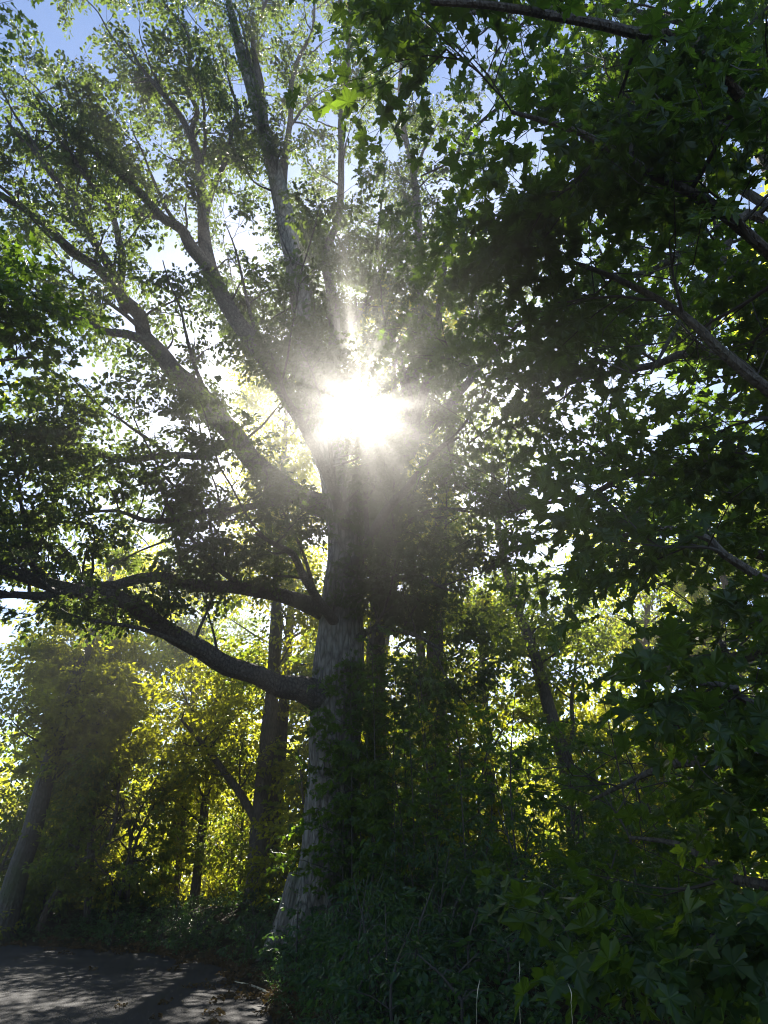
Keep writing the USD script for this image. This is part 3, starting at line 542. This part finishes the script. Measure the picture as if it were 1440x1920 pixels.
def copy_of(src, name, label, cat, group, loc, rz, s):
    x = UsdGeom.Xform.Define(stage, fresh('/World/' + name))
    x.GetPrim().GetReferences().AddInternalReference(src.GetPath())
    x.ClearXformOpOrder()
    x.AddTranslateOp().Set(Gf.Vec3d(*map(float, loc))); x.AddRotateZOp().Set(float(rz)); x.AddScaleOp().Set(Gf.Vec3f(s, s, s))
    x.GetPrim().SetInstanceable(True); return setdata(x, label=label, category=cat, group=group)
ru = np.random.default_rng(55)
def at_ground(x, y): return (x, y, gh(x, y))
GM, LM = 'maple saplings in the undergrowth', 'dark maple sapling with broad leaves in the undergrowth right of the oak'
first = [sapling('maple_sapling', LM, 'sapling', 300 + k, h, nb, 'maple', at_ground(x, y), GM) for k, (h, nb, x, y) in enumerate(((2.6, 10, 1.2, 11.2), (2.0, 8, 3.2, 9.0), (3.2, 12, .3, 13.0)))]
for x, y in ((.9, 12.4), (2.0, 12.0), (2.9, 11.0), (3.8, 10.2), (2.3, 9.6), (1.7, 10.2), (4.6, 9.0), (3.6, 8.0), (4.4, 7.4), (2.8, 7.8), (.1, 12.2), (-.3, 13.6), (1.0, 14.2), (2.2, 14.0), (3.4, 13.0), (4.8, 12.0), (5.8, 10.6), (6.4, 12.6), (4.0, 14.8), (5.4, 15.0)):
    copy_of(first[ru.integers(3)], 'maple_sapling', LM, 'sapling', GM, at_ground(x + ru.normal(0, .15), y + ru.normal(0, .15)), ru.uniform(0, 360), ru.uniform(.75, 1.15))
GH, LH = 'leafy herbs on the bank', 'low leafy herb on the dark bank beside the road'
hf = [sapling('bank_herb', LH, 'plant', 400 + k, h, nb, 'herb', at_ground(x, y), GH) for k, (h, nb, x, y) in enumerate(((.7, 7, -.2, 8.6), (.9, 8, .9, 8.2), (.55, 6, -.9, 11.6)))]
n = 0
while n < 110:
    x, y = ru.uniform(-7.5, 5), ru.uniform(6.2, 20); s = float(side_of_edge(np.array([x]), np.array([y]))[0])
    if .25 < s < 3.6:
        copy_of(hf[ru.integers(3)], 'bank_herb', LH, 'plant', GH, at_ground(x, y), ru.uniform(0, 360), ru.uniform(.6, 1.25)); n += 1
tf = [sapling('tall_sapling', 'tall maple sapling hiding the right side of the oak trunk', 'sapling', 320 + k, h, nb, 'maple', at_ground(x, y), 'tall saplings before the oak') for k, (h, nb, x, y) in enumerate(((5.2, 20, .1, 13.8), (4.4, 18, .9, 14.0)))]
for x, y in ((-.75, 14.5), (-.5, 14.9), (.5, 14.6), (1.1, 15.4), (-.55, 13.9), (.8, 12.9), (-.2, 13.4)):
    copy_of(tf[ru.integers(2)], 'tall_sapling', 'tall maple sapling hiding the right side of the oak trunk', 'sapling', 'tall saplings before the oak', at_ground(x, y), ru.uniform(0, 360), ru.uniform(.8, 1.1))
GF, LF = 'compound-leaved plants before the oak', 'plant with long feathered leaves in the shade in front of the oak'
ff = [sapling('feathered_plant', LF, 'plant', 440 + k, h, nb, 'fern', at_ground(x, y), GF) for k, (h, nb, x, y) in enumerate(((1.3, 8, -.2, 10.6), (1.0, 7, .9, 9.6), (1.6, 9, .5, 11.8)))]
for k in range(26):
    x, y = ru.uniform(-1.0, 3.0), ru.uniform(8.6, 13.2)
    if float(side_of_edge(np.array([x]), np.array([y]))[0]) > .7: copy_of(ff[ru.integers(3)], 'feathered_plant', LF, 'plant', GF, at_ground(x, y), ru.uniform(0, 360), ru.uniform(.7, 1.2))
# ground cover: low leaves and grass, beyond counting
gc, rg = Foliage(), np.random.default_rng(56)
while len(gc.p) < 5200:
    x, y = rg.uniform(-16, 9), 5 + 20 * rg.random() ** 1.2; s = float(side_of_edge(np.array([x]), np.array([y]))[0])
    if s > .12 and s < 9: gc.add((x, y, 0), rg.uniform(0, 6.28), rg.uniform(.5, 1.1) * min(1, .45 + s * .5), rg.normal(0, .4), rg.normal(-.5, .4))
xy = np.array(gc.p); zz = ground_height(xy[:, 0], xy[:, 1]); gc.p = [(a, b, c + .03 + .12 * rg.random()) for a, b, c in zip(xy[:, 0], xy[:, 1], zz)]
p_ = scatter('/World/ground_cover', 'herb', gc, rg, gaps=False, label='low dark leafy ground cover on the bank and wood floor', category='ground cover')

lit, rl = Foliage(), np.random.default_rng(57)
LIT = leaf_mat('fallen_leaf', (.09, .06, .03), (.17, .11, .05), (.12, .08, .02), (.2, .14, .03), .2, .7, .2)
while len(lit.p) < 900:
    k = rl.integers(0, len(EDGE_S)); q = EDGE_S[k][:2] + rl.normal(0, .28, 2) + (rl.random() < .16) * rl.normal(0, 1.6, 2); s_ = float(side_of_edge(q[:1], q[1:])[0])
    if 3 < q[1] < 24 and s_ > -3: lit.add((q[0], q[1], float(base_height(q[0], q[1])) + (.035 if s_ < 0 else .05 + .25 * s_)), rl.uniform(0, 6.28), rl.uniform(.35, .6), rl.normal(0, .15), rl.normal(0, .12))
scatter('/World/leaf_litter', 'oak', lit, rl, material=LIT, gaps=False, label='brown fallen leaves along the edge of the lane', category='fallen leaves')
tw = [on_road(*q) for q in ((440, 1846), (470, 1853), (500, 1866), (524, 1880), (540, 1897), (548, 1915))]
for q in tw: q[2] += .04
t = thing('fallen_branch', 'thin pale fallen branch lying along the edge of the lane', 'branch')
part(t, 'stem', tube(*spline(tw, [.006, .014, .016, .015, .012, .008], .08), 6, .15, 3), DRY)
part(t, 'side_twig', tube(*spline([tw[2], tw[2] + [.18, -.25, .05], tw[2] + [.3, -.6, .04]], [.009, .007, .003], .08), 5), DRY)
for k, (px, Y_, top, ln_) in enumerate(((918, 3.3, 1872, 'leftmost of the pale dry grass stalks at the bottom of the frame'), (976, 3.5, 1866, 'middle pale dry grass stalk at the bottom of the frame'), (1046, 3.2, 1880, 'rightmost of the pale dry grass stalks at the bottom of the frame'))):
    a = P(px, top, Y_); a = a + np.array([.05 * (k - 1), .0, .06 * (k % 2)]); g_ = gh(a[0] - .08, Y_); t = thing('dry_stalk', ln_, 'grass stalk')
    part(t, 'stem', tube(*spline([(a[0] - .08, Y_, g_ - .05), (a[0] - .045 + .012 * k, Y_ + .02, (g_ + a[2]) / 2), a], [.0017, .0014, .0007], .1), 5), DRY)
    part(t, 'seed_head', tube(*spline([a, a + [.006, 0, .03], a + [.016 - .01 * k, 0, .06]], [.0008, .0022, .0006], .01), 5), DRY)

# ------------------------------------------------------------------ air
lo, hi = np.array([-650.0, -650, -8]), np.array([650.0, 650, 34])
c8 = np.array([[x, y, z] for x in (lo[0], hi[0]) for y in (lo[1], hi[1]) for z in (lo[2], hi[2])])
bf = np.array([[0, 1, 3], [0, 3, 2], [4, 6, 7], [4, 7, 5], [0, 4, 5], [0, 5, 1], [2, 3, 7], [2, 7, 6], [0, 2, 6], [0, 6, 4], [1, 5, 7], [1, 7, 3]])
HAZE = mat('haze_air', {'v': ('principled_volume', {'color': (.95, .95, .95), 'density': HAZE_DENSITY, 'anisotropy': HAZE_G})}, volume='v.volume')
if HAZE_DENSITY > 0:
    hz = usdkit.mesh(stage, '/World/haze', (c8, bf), HAZE); setdata(hz, kind='stuff', label='thin sunlit haze in the air among the trees', category='haze')
print('sprays', sum(TALLY.values()), {k.split('/')[2] + k[-12:]: v for k, v in list(TALLY.items())[:12]})
